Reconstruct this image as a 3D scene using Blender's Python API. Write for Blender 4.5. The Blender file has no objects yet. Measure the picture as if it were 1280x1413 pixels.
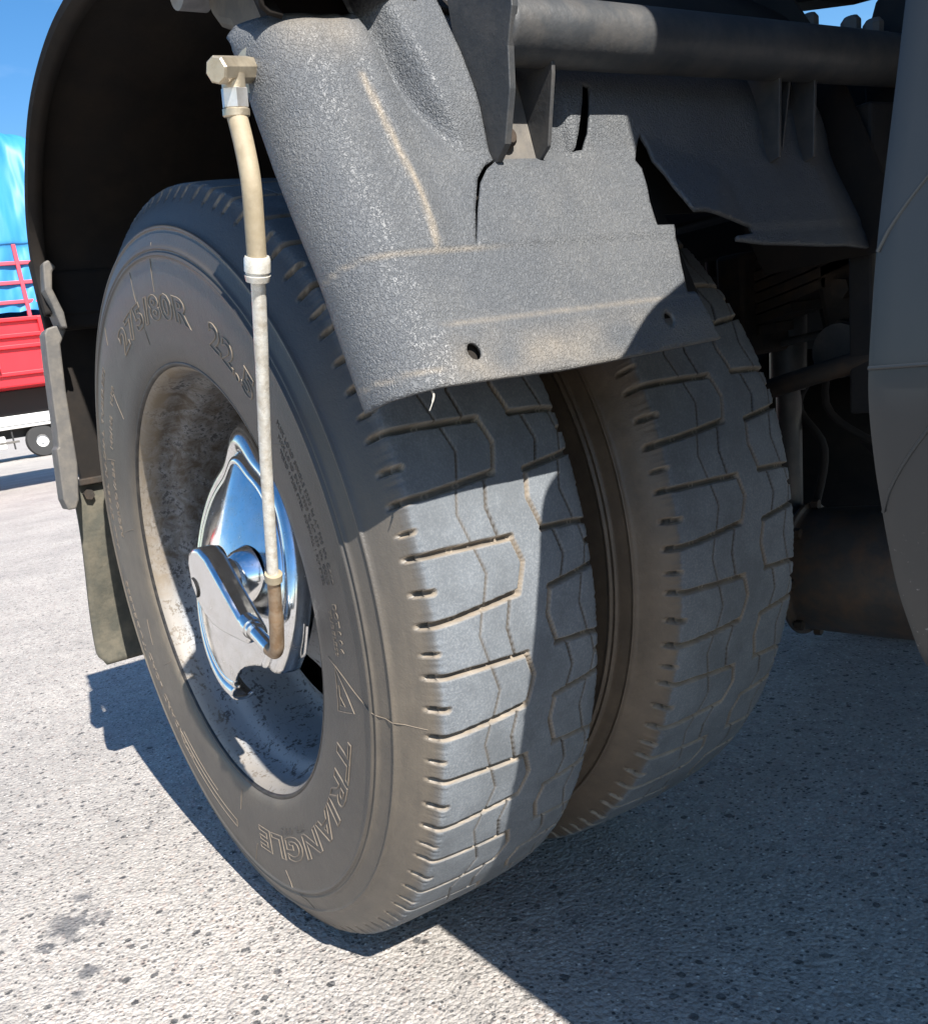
import bpy, bmesh, math, random
import numpy as np
from mathutils import Vector, Matrix, geometry, noise as mnoise
random.seed(7); np.random.seed(7)
R = math.radians; PI = math.pi
scene = bpy.context.scene
C = scene.collection

# ------------------------------------------------------------------ camera, sky, sun, exposure
cam_data = bpy.data.cameras.new('camera'); cam = bpy.data.objects.new('camera', cam_data); C.objects.link(cam)
right = Vector((0.53000082, 0.83543418, -0.14542646)); up = Vector((-0.14757063, 0.25974303, 0.95433561)); fwd = Vector((-0.83505811, 0.48433798, -0.26094957))
m = Matrix((right, up, -fwd)).transposed().to_4x4(); m.translation = Vector((1.1602, -0.4108, 0.7427))
cam.matrix_world = m
cam_data.sensor_fit = 'VERTICAL'; cam_data.sensor_height = 36.0
cam_data.lens = 1235.89 / 1413 * 36.0
cam_data.shift_x = 100.12 / 1413; cam_data.shift_y = 155.1 / 1413
cam_data.clip_start = 0.02; cam_data.clip_end = 2000
scene.camera = cam
SUN_DIR = Vector((-1.05, 0.12, -1.0)).normalized()
elev = math.asin(-SUN_DIR.z)
world = bpy.data.worlds.new('World'); scene.world = world; world.use_nodes = True
wn = world.node_tree.nodes; wl = world.node_tree.links; wn.clear()
wo = wn.new('ShaderNodeOutputWorld'); bg = wn.new('ShaderNodeBackground'); sky = wn.new('ShaderNodeTexSky')
sky.sky_type = 'NISHITA'; sky.sun_disc = False; sky.sun_elevation = elev
sky.sun_rotation = math.atan2(-SUN_DIR.x, -SUN_DIR.y)
sky.air_density = 1.0; sky.dust_density = 0.3; sky.ozone_density = 2.0
# faint high cloud streaks over the whole sky
tcw = wn.new('ShaderNodeTexCoord'); mpw = wn.new('ShaderNodeMapping'); mpw.inputs['Scale'].default_value = (1.2, 1.2, 3.5)
cln = wn.new('ShaderNodeTexNoise'); cln.inputs['Scale'].default_value = 2.6; cln.inputs['Detail'].default_value = 7; cln.inputs['Roughness'].default_value = .6
clr = wn.new('ShaderNodeValToRGB'); clr.color_ramp.elements[0].position = .50; clr.color_ramp.elements[1].position = .80
clr.color_ramp.elements[1].color = (.22, .22, .22, 1)
mxw = wn.new('ShaderNodeMixRGB'); mxw.inputs['Color2'].default_value = (6.5, 7.6, 9.4, 1)
hsw = wn.new('ShaderNodeHueSaturation'); hsw.inputs['Saturation'].default_value = 1.32; wl.new(sky.outputs[0], hsw.inputs['Color'])
wl.new(tcw.outputs['Generated'], mpw.inputs['Vector']); wl.new(mpw.outputs[0], cln.inputs['Vector']); wl.new(cln.outputs['Fac'], clr.inputs['Fac'])
wl.new(clr.outputs['Color'], mxw.inputs['Fac']); wl.new(hsw.outputs[0], mxw.inputs['Color1']); wl.new(mxw.outputs[0], bg.inputs['Color'])
bg.inputs['Strength'].default_value = 0.08
wl.new(bg.outputs[0], wo.inputs['Surface'])
sd = bpy.data.lights.new('sun', 'SUN'); sd.energy = 4.8; sd.angle = R(0.53); sd.color = (1.0, .955, .88)
so = bpy.data.objects.new('sun', sd); C.objects.link(so); so.rotation_euler = SUN_DIR.to_track_quat('-Z', 'Y').to_euler(); so.location = (3, -1, 5)
scene.render.engine = 'CYCLES'
scene.view_settings.view_transform = 'Standard'; scene.view_settings.look = 'None'; scene.view_settings.gamma = 1
scene.view_settings.use_curve_mapping = False; scene.view_settings.exposure = 1.2

# ------------------------------------------------------------------ helpers
def link(o, parent=None):
    C.objects.link(o)
    if parent is not None: o.parent = parent
    return o
def tag(o, label=None, cat=None, group=None, kind=None):
    if label: o['label'] = label
    if cat: o['category'] = cat
    if group: o['group'] = group
    if kind: o['kind'] = kind
    return o
def empty(name, loc=(0, 0, 0)):
    o = bpy.data.objects.new(name, None); o.location = loc; o.empty_display_size = .1
    return link(o)
def mk(name, v, f, mt, parent=None, smooth=True, label=None, sharp=40):
    me = bpy.data.meshes.new(name); me.from_pydata([tuple(map(float, p)) for p in v], [], [tuple(int(i) for i in q) for q in f])
    me.validate(); me.update()
    bm = bmesh.new(); bm.from_mesh(me); bmesh.ops.recalc_face_normals(bm, faces=bm.faces)
    for fc in bm.faces: fc.smooth = smooth
    for e in bm.edges:
        if len(e.link_faces) == 2 and e.calc_face_angle(0) > R(sharp): e.smooth = False
    bm.to_mesh(me); bm.free()
    me.materials.append(mt)
    o = bpy.data.objects.new(name, me); link(o, parent)
    if label: o['label'] = label
    return o
def bevel(o, w=.002, seg=2, ang=35):
    md = o.modifiers.new('bevel', 'BEVEL'); md.width = w; md.segments = seg; md.limit_method = 'ANGLE'; md.angle_limit = R(ang)
    return o
def boxg(x0, x1, y0, y1, z0, z1):
    v = [(x, y, z) for x in (x0, x1) for y in (y0, y1) for z in (z0, z1)]
    f = [(0, 1, 3, 2), (4, 6, 7, 5), (0, 4, 5, 1), (2, 3, 7, 6), (0, 2, 6, 4), (1, 5, 7, 3)]
    return v, f
def box(name, b, mt, parent=None, bev=.003, label=None):
    o = mk(name, *boxg(*b), mt, parent, smooth=False, label=label)
    if bev: bevel(o, bev)
    return o
def join(parts):
    V, F = [], []
    for v, f in parts:
        n = len(V); V += list(v); F += [tuple(i + n for i in q) for q in f]
    return V, F
def tubeg(pts, rad, n=16, caps=True):
    pts = [Vector(p) for p in pts]
    if not hasattr(rad, '__len__'): rad = [rad] * len(pts)
    V, F = [], []; N = None
    for i, p in enumerate(pts):
        t = (pts[min(i + 1, len(pts) - 1)] - pts[max(i - 1, 0)]).normalized()
        if N is None: N = t.orthogonal().normalized()
        N = (N - t * N.dot(t)).normalized(); B = t.cross(N)
        for k in range(n):
            a = 2 * PI * k / n; V.append(p + (N * math.cos(a) + B * math.sin(a)) * rad[i])
    for i in range(len(pts) - 1):
        for k in range(n):
            F.append((i * n + k, i * n + (k + 1) % n, (i + 1) * n + (k + 1) % n, (i + 1) * n + k))
    if caps:
        F.append(tuple(range(n))[::-1]); F.append(tuple((len(pts) - 1) * n + k for k in range(n)))
    return V, F
def spline(P, n=12):
    P = [Vector(p) for p in P]; out = []
    for i in range(len(P) - 1):
        a = P[max(i - 1, 0)]; b = P[i]; c = P[i + 1]; d = P[min(i + 2, len(P) - 1)]
        for k in range(n):
            t = k / n
            out.append(.5 * ((2 * b) + (c - a) * t + (2 * a - 5 * b + 4 * c - d) * t * t + (3 * b - a - 3 * c + d) * t ** 3))
    out.append(P[-1]); return out
def latheg(prof, n=96, cx=0, cz=0, closed=False):
    """profile of (y, r) turned about the y axis"""
    V, F = [], []; mth = len(prof)
    for k in range(n):
        a = 2 * PI * k / n
        for y, r in prof: V.append((cx + r * math.cos(a), y, cz + r * math.sin(a)))
    for k in range(n):
        k2 = (k + 1) % n
        for j in range(mth - 1): F.append((k * mth + j, k * mth + j + 1, k2 * mth + j + 1, k2 * mth + j))
        if closed: F.append((k * mth + mth - 1, k * mth, k2 * mth, k2 * mth + mth - 1))
    return V, F
def smoothprof(P, n=5):
    return [(p.x, p.y) for p in spline([(a, b, 0) for a, b in P], n)]
def prismg(poly, axis, a, b):
    """polygon in the two other axes, extruded from a to b along axis"""
    def pt(u, w, t): return {0: (t, u, w), 1: (u, t, w), 2: (u, w, t)}[axis]
    n = len(poly); V = [pt(u, w, a) for u, w in poly] + [pt(u, w, b) for u, w in poly]
    F = [tuple(range(n))[::-1], tuple(range(n, 2 * n))] + [(i, (i + 1) % n, n + (i + 1) % n, n + i) for i in range(n)]
    return V, F

def sst(a, b, x): t = min(1, max(0, (x - a) / (b - a))); return t * t * (3 - 2 * t)
# ------------------------------------------------------------------ materials
def base_mat(name):
    mt = bpy.data.materials.new(name); mt.use_nodes = True
    nt = mt.node_tree; b = nt.nodes['Principled BSDF']
    return mt, nt, b
def nd(nt, t, **kw):
    n = nt.nodes.new(t)
    for k, v in kw.items():
        if k in n.inputs: n.inputs[k].default_value = v
        else: setattr(n, k, v)
    return n
def ramp(nt, src, stops):
    r = nt.nodes.new('ShaderNodeValToRGB'); e = r.color_ramp.elements
    while len(e) < len(stops): e.new(.5)
    for q, (p, c) in zip(e, stops):
        q.position = p; q.color = (c, c, c, 1) if not hasattr(c, '__len__') else (*c, 1)
    nt.links.new(src, r.inputs['Fac']); return r.outputs['Color']
def mixc(nt, fac, a, b, mode='MIX'):
    n = nt.nodes.new('ShaderNodeMixRGB'); n.blend_type = mode
    for s, i in ((fac, 0), (a, 1), (b, 2)):
        if hasattr(s, 'is_linked') or hasattr(s, 'links'): nt.links.new(s, n.inputs[i])
        elif hasattr(s, '__len__'): n.inputs[i].default_value = (*s, 1) if len(s) == 3 else s
        else: n.inputs[i].default_value = s
    return n.outputs[0]
def noise(nt, scale, detail=5, rough=.55, vec=None, dist=0):
    n = nd(nt, 'ShaderNodeTexNoise', Scale=scale, Detail=detail, Roughness=rough, Distortion=dist)
    nt.links.new(vec if vec is not None else coords(nt), n.inputs['Vector'])
    return n.outputs['Fac']
def coords(nt):
    for n in nt.nodes:
        if n.type == 'TEX_COORD': return n.outputs['Object']
    return nt.nodes.new('ShaderNodeTexCoord').outputs['Object']
def mapped(nt, scale=(1, 1, 1), rot=(0, 0, 0)):
    n = nt.nodes.new('ShaderNodeMapping'); n.inputs['Scale'].default_value = scale; n.inputs['Rotation'].default_value = rot
    nt.links.new(coords(nt), n.inputs['Vector']); return n.outputs[0]
def bump(nt, b, h, dist, strength=1.0, prev=None):
    n = nd(nt, 'ShaderNodeBump', Strength=strength, Distance=dist)
    nt.links.new(h, n.inputs['Height'])
    if prev is not None: nt.links.new(prev, n.inputs['Normal'])
    nt.links.new(n.outputs[0], b.inputs['Normal']); return n.outputs[0]
def mathn(nt, op, a, b=None, c=None):
    n = nt.nodes.new('ShaderNodeMath'); n.operation = op
    for i, s in enumerate((a, b, c)):
        if s is None: continue
        if isinstance(s, (int, float)): n.inputs[i].default_value = s
        else: nt.links.new(s, n.inputs[i])
    return n.outputs[0]
def simple(name, col, rough=.6, metal=0, var=.25, scale=12, dust=None, dustamt=.4, bmp=0, bscale=60, spec=.5):
    mt, nt, b = base_mat(name)
    n1 = noise(nt, scale, 6, .6)
    c = mixc(nt, n1, [x * (1 - var) for x in col], [min(1, x * (1 + var)) for x in col])
    if dust:
        n2 = ramp(nt, noise(nt, scale * 1.7, 8, .65), [(.42, 0), (.68, dustamt)])
        c = mixc(nt, n2, c, dust)
    nt.links.new(c, b.inputs['Base Color'])
    nt.links.new(ramp(nt, n1, [(.2, max(0, rough - .1)), (.8, min(1, rough + .12))]), b.inputs['Roughness'])
    b.inputs['Metallic'].default_value = metal; b.inputs['Specular IOR Level'].default_value = spec
    if bmp: bump(nt, b, noise(nt, bscale, 6, .6), bmp)
    return mt

def rubber_mat():
    mt, nt, b = base_mat('tyre_rubber')
    # object space, axle along y, centre at the wheel centre
    sx = nt.nodes.new('ShaderNodeSeparateXYZ'); nt.links.new(coords(nt), sx.inputs[0])
    r = mathn(nt, 'SQRT', mathn(nt, 'ADD', mathn(nt, 'POWER', sx.outputs['X'], 2), mathn(nt, 'POWER', sx.outputs['Z'], 2)))
    at = nd(nt, 'ShaderNodeAttribute', attribute_name='dust')
    fine = noise(nt, 420, 3, .7); mid = noise(nt, 40, 6, .65); big = noise(nt, 7, 5, .6)
    side = mixc(nt, big, (.022, .023, .026), (.048, .046, .045))
    streak = noise(nt, 16, 6, .7, mapped(nt, (1, 8, 1)))
    tan = mixc(nt, mid, (.14, .115, .085), (.25, .205, .15))
    # wiped dusty bands: shoulder ring and bead ring
    rb = ramp(nt, r, [(.0, 0), (.290, .0), (.298, .55), (.315, .28), (.345, .22), (.425, .24), (.436, .38), (.452, .30), (.458, .42), (.488, .50), (.494, .40)])
    wz = mathn(nt, 'ADD', mathn(nt, 'MULTIPLY', sx.outputs['X'], .386), mathn(nt, 'MULTIPLY', sx.outputs['Z'], .9225))
    rb = mathn(nt, 'MULTIPLY', rb, ramp(nt, mathn(nt, 'ADD', wz, .5), [(.42, 1.0), (.70, .30)]))  # dust tan weakened upwards, putting the sunlit-to-shaded difference into the colour
    wx = mathn(nt, 'SUBTRACT', mathn(nt, 'MULTIPLY', sx.outputs['X'], .9225), mathn(nt, 'MULTIPLY', sx.outputs['Z'], .386))
    leftd = mathn(nt, 'MULTIPLY', ramp(nt, mathn(nt, 'ADD', wx, .5), [(.10, .5), (.30, 0)]), ramp(nt, r, [(.29, 1), (.47, .45), (.49, 0)]))
    rb = mathn(nt, 'ADD', rb, leftd)
    rb2 = mathn(nt, 'MULTIPLY', rb, mathn(nt, 'ADD', .35, mathn(nt, 'MULTIPLY', streak, 1.25)))
    sidec = mixc(nt, rb2, side, tan)
    tread = mixc(nt, mid, (.092, .102, .115), (.160, .177, .196))
    tread = mixc(nt, ramp(nt, fine, [(.45, 0), (.75, .45)]), tread, (.29, .30, .31))
    yb = mathn(nt, 'ABSOLUTE', mathn(nt, 'SUBTRACT', sx.outputs['Y'], .1011))
    ist = ramp(nt, mathn(nt, 'ADD', yb, mathn(nt, 'MULTIPLY', mid, .006)), [(.1025, 1), (.1065, 0)])
    tread = mixc(nt, ramp(nt, noise(nt, 11, 5, .65), [(.42, 0), (.62, .5)]), tread, (.075, .082, .09))
    c = mixc(nt, ist, sidec, tread)
    mud = nd(nt, 'ShaderNodeAttribute', attribute_name='mud'); mud.attribute_type = 'OBJECT'
    mudn = noise(nt, 26, 8, .7)
    mf = mathn(nt, 'MULTIPLY', mathn(nt, 'MULTIPLY', mud.outputs['Fac'], mathn(nt, 'SUBTRACT', 1, ist)), ramp(nt, mudn, [(.3, .75), (.65, 1)]))
    c = mixc(nt, mf, c, mixc(nt, mudn, (.045, .033, .024), (.20, .150, .105)))
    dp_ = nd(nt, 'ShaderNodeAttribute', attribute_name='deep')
    c = mixc(nt, mathn(nt, 'MULTIPLY', dp_.outputs['Fac'], .95), c, (.022, .019, .016))  # grooves darkened by depth, recess shade put into the colour
    c = mixc(nt, mathn(nt, 'MULTIPLY', at.outputs['Fac'], mathn(nt, 'ADD', .25, mathn(nt, 'MULTIPLY', mid, .95))), c, (.33, .275, .215))
    nt.links.new(c, b.inputs['Base Color'])
    nt.links.new(ramp(nt, ist, [(0, .42), (1, .75)]), b.inputs['Roughness'])
    nt.links.new(ramp(nt, ist, [(0, .5), (1, .28)]), b.inputs['Specular IOR Level'])
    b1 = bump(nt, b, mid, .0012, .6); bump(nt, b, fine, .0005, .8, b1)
    return mt
RUB = rubber_mat()
LET = simple('letter_rubber', (.18, .145, .11), .6, 0, .45, 60, bmp=.0003, bscale=300)
LETD = simple('letter_rubber_plain', (.085, .075, .065), .55, 0, .3, 60)

def plastic_mat(name, c0, c1, dustc, dustamt, scale=1.0):
    mt, nt, b = base_mat(name)
    big = noise(nt, 9, 6, .6); mid = noise(nt, 60, 5, .65)
    c = mixc(nt, big, c0, c1)
    d = ramp(nt, noise(nt, 14, 8, .7), [(.40, 0), (.70, dustamt)])
    w = noise(nt, 330 * scale, 2, .55, dist=1.4)
    wr = ramp(nt, w, [(.38, 0), (.60, 1)])
    d = mathn(nt, 'MULTIPLY', d, mathn(nt, 'ADD', .45, mathn(nt, 'MULTIPLY', wr, .8)))
    at = nd(nt, 'ShaderNodeAttribute', attribute_name='dust')
    c = mixc(nt, d, c, dustc)
    c = mixc(nt, mathn(nt, 'MULTIPLY', at.outputs['Fac'], mathn(nt, 'ADD', .3, mid)), c, (.42, .34, .24))
    nt.links.new(c, b.inputs['Base Color'])
    nt.links.new(ramp(nt, mid, [(.3, .48), (.7, .60)]), b.inputs['Roughness'])
    b1 = bump(nt, b, wr, .0009, .85); bump(nt, b, noise(nt, 900 * scale, 2), .0002, .6, b1)
    return mt
FEND = plastic_mat('textured_fender_plastic', (.070, .075, .083), (.098, .105, .114), (.165, .162, .154), .36)
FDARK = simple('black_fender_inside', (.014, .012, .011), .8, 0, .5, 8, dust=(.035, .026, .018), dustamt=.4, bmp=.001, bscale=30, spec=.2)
FGREY = simple('weathered_grey_plastic', (.088, .082, .076), .6, 0, .2, 20, dust=(.22, .19, .15), dustamt=.4, bmp=.0004, bscale=160)
FLAPM = simple('muddy_flap_rubber', (.080, .078, .064), .85, 0, .35, 15, dust=(.16, .14, .105), dustamt=.7, bmp=.0012, bscale=110, spec=.2)
STEEL = simple('dark_painted_steel', (.045, .048, .052), .5, .2, .25, 14, dust=(.16, .14, .12), dustamt=.35, bmp=.0004, bscale=180)
RUST = simple('oily_rusty_steel', (.028, .023, .019), .75, .2, .6, 18, dust=(.075, .045, .026), dustamt=.7, bmp=.0012, bscale=90)
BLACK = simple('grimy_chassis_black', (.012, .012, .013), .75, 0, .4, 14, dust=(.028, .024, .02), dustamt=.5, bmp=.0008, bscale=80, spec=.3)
BRASS = simple('dirty_nickel_fitting', (.52, .45, .34), .42, .75, .25, 80, dust=(.36, .29, .2), dustamt=.5, bmp=.0002, bscale=400)
HOSE = simple('beige_rubber_hose', (.27, .22, .145), .65, 0, .35, 35, dust=(.40, .34, .25), dustamt=.5, bmp=.0003, bscale=200)
HOSE2 = simple('bleached_plastic_hose', (.60, .58, .53), .26, .2, .3, 70, dust=(.32, .26, .18), dustamt=.6, bmp=.0004, bscale=260)
RED = simple('red_lorry_paint', (.62, .02, .03), .35, 0, .12, 1.2)
PINK = simple('red_rail_paint', (.60, .06, .09), .4, 0, .1, 3)
WHITE = simple('white_lorry_paint', (.78, .77, .74), .4, 0, .05, 1)
ORANGE = simple('orange_paint', (.75, .13, .03), .5, 0, .1, 3)
DTYRE = simple('far_tyre_black', (.03, .03, .03), .8, 0, .3, 3)

def tarp_mat():
    mt, nt, b = base_mat('blue_tarpaulin')
    n = noise(nt, 1.4, 5, .6, mapped(nt, (1, 1.6, .35)))
    nt.links.new(mixc(nt, n, (.02, .16, .40), (.04, .27, .55)), b.inputs['Base Color'])
    b.inputs['Roughness'].default_value = .5
    bump(nt, b, noise(nt, 1.3, 2, .5, mapped(nt, (1, 2.2, .5), (R(35), 0, 0))), .25, .7)
    return mt
TARP = tarp_mat()
def chrome_mat():
    mt, nt, b = base_mat('polished_chrome')
    n = noise(nt, 38, 7, .65); sp = noise(nt, 420, 3, .65)
    c = mixc(nt, ramp(nt, n, [(.45, 0), (.75, .5)]), (.80, .81, .82), (.62, .58, .52))
    c = mixc(nt, ramp(nt, sp, [(.62, 0), (.70, .7)]), c, (.35, .31, .26))
    nt.links.new(c, b.inputs['Base Color']); b.inputs['Metallic'].default_value = 1
    nt.links.new(ramp(nt, n, [(.35, .08), (.72, .30)]), b.inputs['Roughness'])
    bump(nt, b, noise(nt, 22, 3, .5), .0006, .5)
    return mt
CHROME = chrome_mat()
def rim_mat():
    mt, nt, b = base_mat('scuffed_rim_paint')
    n = noise(nt, 30, 8, .72, dist=.6); n2 = noise(nt, 8, 6, .6); f = noise(nt, 160, 4, .7)
    sx = nt.nodes.new('ShaderNodeSeparateXYZ'); nt.links.new(coords(nt), sx.inputs[0])
    c = mixc(nt, n2, (.16, .175, .195), (.30, .31, .325))
    # bare rusty brown scab, mostly on the upper arc where mud dries
    upm = ramp(nt, mathn(nt, 'ADD', mathn(nt, 'MULTIPLY', sx.outputs['Z'], 1.6), mathn(nt, 'MULTIPLY', n2, .55)), [(.12, 0), (.34, 1)])
    grime = mixc(nt, n, (.025, .020, .016), (.13, .10, .072))
    c = mixc(nt, mathn(nt, 'MULTIPLY', upm, ramp(nt, n, [(.40, 1), (.60, .35)])), c, grime)
    c = mixc(nt, ramp(nt, mathn(nt, 'ADD', mathn(nt, 'MULTIPLY', f, .5), mathn(nt, 'MULTIPLY', n, .5)), [(.53, 0), (.57, .9)]), c, (.035, .033, .035))
    # tan mud at the lip, with the sunlit band's tone put into the colour
    lip = ramp(nt, sx.outputs['Y'], [(.0, .7), (.020, .5), (.032, 0)])
    c = mixc(nt, mathn(nt, 'MULTIPLY', lip, ramp(nt, n, [(.3, .95), (.75, .6)])), c, (.27, .215, .15))
    nt.links.new(c, b.inputs['Base Color']); b.inputs['Roughness'].default_value = .6
    b1 = bump(nt, b, n, .0008, .6); bump(nt, b, f, .0004, .6, b1)
    return mt
RIM = rim_mat()
FLANGE = simple('dark_rim_lip', (.018, .017, .017), .45, .2, .4, 30, dust=(.12, .10, .08), dustamt=.35)
def tank_mat():
    mt, nt, b = base_mat('scratched_grey_tank')
    n = noise(nt, 6, 6, .6); sp = noise(nt, 260, 3, .6); sc = noise(nt, 40, 4, .7, mapped(nt, (1, 1, .12)))
    c = mixc(nt, n, (.015, .018, .020), (.030, .033, .036))
    c = mixc(nt, ramp(nt, sc, [(.66, 0), (.74, .35)]), c, (.2, .2, .2))
    sx = nt.nodes.new('ShaderNodeSeparateXYZ'); nt.links.new(coords(nt), sx.inputs[0])
    low = ramp(nt, sx.outputs['Z'], [(.5, 1), (.64, 0)])
    c = mixc(nt, mathn(nt, 'MULTIPLY', low, ramp(nt, sp, [(.66, 0), (.70, .7)])), c, (.35, .35, .35))  # pale specks low down, specular sparkle painted into the colour
    nt.links.new(c, b.inputs['Base Color']); b.inputs['Roughness'].default_value = .42
    bump(nt, b, noise(nt, 12, 4, .5), .002, .4)
    return mt
TANK = tank_mat()

def asphalt():
    mt, nt, b = base_mat('worn_asphalt')
    co = mapped(nt, (1, 1, 1))
    v1 = nd(nt, 'ShaderNodeTexVoronoi', Scale=150.0); nt.links.new(co, v1.inputs['Vector'])
    v2 = nd(nt, 'ShaderNodeTexVoronoi', Scale=52.0); nt.links.new(co, v2.inputs['Vector'])
    v3 = nd(nt, 'ShaderNodeTexVoronoi', Scale=330.0); nt.links.new(co, v3.inputs['Vector'])
    wob = noise(nt, 90, 5, .7)
    big = noise(nt, 1.6, 6, .6); mid = noise(nt, 9, 6, .62)
    def cell(v):
        s = nt.nodes.new('ShaderNodeSeparateColor'); nt.links.new(v.outputs['Color'], s.inputs[0]); return s
    s1, s2, s3 = cell(v1), cell(v2), cell(v3)
    c = mixc(nt, s3.outputs[0], (.215, .198, .182), (.555, .512, .468))
    c = mixc(nt, .55, c, mixc(nt, s1.outputs[1], (.28, .26, .245), (.555, .51, .465)))
    pink = mathn(nt, 'GREATER_THAN', s1.outputs[2], .93)
    c = mixc(nt, mathn(nt, 'MULTIPLY', pink, .25), c, (.42, .26, .20))
    def chip(v, s, thr, lo, hi):
        inside = ramp(nt, mathn(nt, 'ADD', v.outputs['Distance'], mathn(nt, 'MULTIPLY', mathn(nt, 'SUBTRACT', wob, .5), .55)), [(lo, 1), (hi, 0)])
        return mathn(nt, 'MULTIPLY', inside, mathn(nt, 'GREATER_THAN', s.outputs[0], thr))
    d1 = chip(v1, s1, .77, .30, .42); d2 = chip(v2, s2, .865, .24, .32)
    v4 = nd(nt, 'ShaderNodeTexVoronoi', Scale=27.0); nt.links.new(co, v4.inputs['Vector']); s4 = cell(v4)
    d4 = chip(v4, s4, .965, .16, .22)
    dark = mathn(nt, 'MAXIMUM', mathn(nt, 'MAXIMUM', d1, d2), d4)
    c = mixc(nt, ramp(nt, mid, [(.3, .0), (.75, .45)]), c, (.42, .385, .35))
    c = mixc(nt, ramp(nt, big, [(.35, .40), (.6, 0)]), c, (.20, .19, .182))
    c = mixc(nt, ramp(nt, noise(nt, 22, 6, .7), [(.50, 0), (.66, .42)]), c, (.17, .162, .155))
    c = mixc(nt, mathn(nt, 'MULTIPLY', dark, .9), c, mixc(nt, s1.outputs[1], (.04, .042, .048), (.15, .145, .14)))
    wh = mathn(nt, 'MULTIPLY', chip(v1, s1, 0.0, .22, .34), mathn(nt, 'GREATER_THAN', s1.outputs[1], .90))
    c = mixc(nt, wh, c, (.70, .66, .61))
    # oil stains: real spots at real places
    pos = nt.nodes.new('ShaderNodeNewGeometry').outputs['Position']
    stain = None
    for (x, y, rr) in ((-.205, -.262, .050), (-.175, -.318, .020), (-.06, -.28, .017), (-.28, -.24, .02), (-.02, -.31, .012), (.15, -.35, .012), (-1.94, .574, .05), (-3.2, -.3, .12), (-4.4, .1, .2)):
        dn = nd(nt, 'ShaderNodeVectorMath', operation='DISTANCE'); nt.links.new(pos, dn.inputs[0]); dn.inputs[1].default_value = (x, y, 0)
        s = ramp(nt, mathn(nt, 'ADD', mathn(nt, 'DIVIDE', dn.outputs['Value'], rr), mathn(nt, 'MULTIPLY', mathn(nt, 'SUBTRACT', noise(nt, 26, 5, .7), .5), 3.0)), [(.5, 1), (1.0, 0)])
        stain = s if stain is None else mathn(nt, 'MAXIMUM', stain, s)
    c = mixc(nt, mathn(nt, 'MULTIPLY', stain, .78), c, (.085, .087, .095))
    nt.links.new(c, b.inputs['Base Color']); b.inputs['Roughness'].default_value = .85; b.inputs['Specular IOR Level'].default_value = .25
    h = mathn(nt, 'ADD', mathn(nt, 'MULTIPLY', v1.outputs['Distance'], -.9), mathn(nt, 'MULTIPLY', wob, .9))
    h = mathn(nt, 'SUBTRACT', h, mathn(nt, 'MULTIPLY', dark, .5))
    b1 = bump(nt, b, h, .0042, .85); bump(nt, b, v3.outputs['Distance'], .0012, .7, b1)
    return mt
ASPH = asphalt()

# ------------------------------------------------------------------ ground
def ground():
    xs = [-600, -200, -60, -20, -8, -4] + list(np.linspace(-2.5, 2, 19)) + [5, 20, 100, 600]
    ys = [-600, -200, -60, -20, -6, -2.5] + list(np.linspace(-1.2, 2.4, 15)) + [5, 20, 100, 600]
    V = [(x, y, 0) for x in xs for y in ys]; n = len(ys)
    F = [(i * n + j, (i + 1) * n + j, (i + 1) * n + j + 1, i * n + j + 1) for i in range(len(xs) - 1) for j in range(n - 1)]
    o = mk('ground', V, F, ASPH, smooth=False); tag(o, 'pale worn asphalt yard with dark stone chips', kind='structure')
ground()
def gravel():
    V, F = [], []
    ico = [(0, 0, 1), (.89, 0, .45), (.28, .85, .45), (-.72, .53, .45), (-.72, -.53, .45), (.28, -.85, .45), (.72, .53, -.45), (-.28, .85, -.45), (-.89, 0, -.45), (-.28, -.85, -.45), (.72, -.53, -.45), (0, 0, -1)]
    fi = [(0, 1, 2), (0, 2, 3), (0, 3, 4), (0, 4, 5), (0, 5, 1), (1, 6, 2), (2, 7, 3), (3, 8, 4), (4, 9, 5), (5, 10, 1), (6, 7, 2), (7, 8, 3), (8, 9, 4), (9, 10, 5), (10, 6, 1), (11, 7, 6), (11, 8, 7), (11, 9, 8), (11, 10, 9), (11, 6, 10)]
    for i in range(2600):
        x = random.uniform(-1.6, 1.0); y = random.uniform(-.9, 1.1); s = random.uniform(.0009, .0024) * (1.6 if random.random() < .06 else 1)
        a = random.uniform(0, 6.28); k = len(V)
        for p in ico:
            q = [c * s * random.uniform(.75, 1.15) for c in p]
            V.append((x + q[0] * math.cos(a) * 1.5 - q[1] * math.sin(a), y + q[0] * math.sin(a) * 1.5 + q[1] * math.cos(a), s * .2 + q[2] * .7))
        F += [tuple(j + k for j in f) for f in fi]
    mt = simple('loose_grit', (.27, .25, .235), .85, 0, .7, 40)
    tag(mk('grit', V, F, mt, smooth=False), 'loose grit scattered over the asphalt', 'grit', kind='stuff')
gravel()

# ------------------------------------------------------------------ the truck
truck = tag(empty('truck', (0, 0, 0)), 'heavy truck with worn dual rear wheels, chrome hub and torn black plastic fender', 'truck')
HZ = .503                                     # height of the wheel centre

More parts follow.
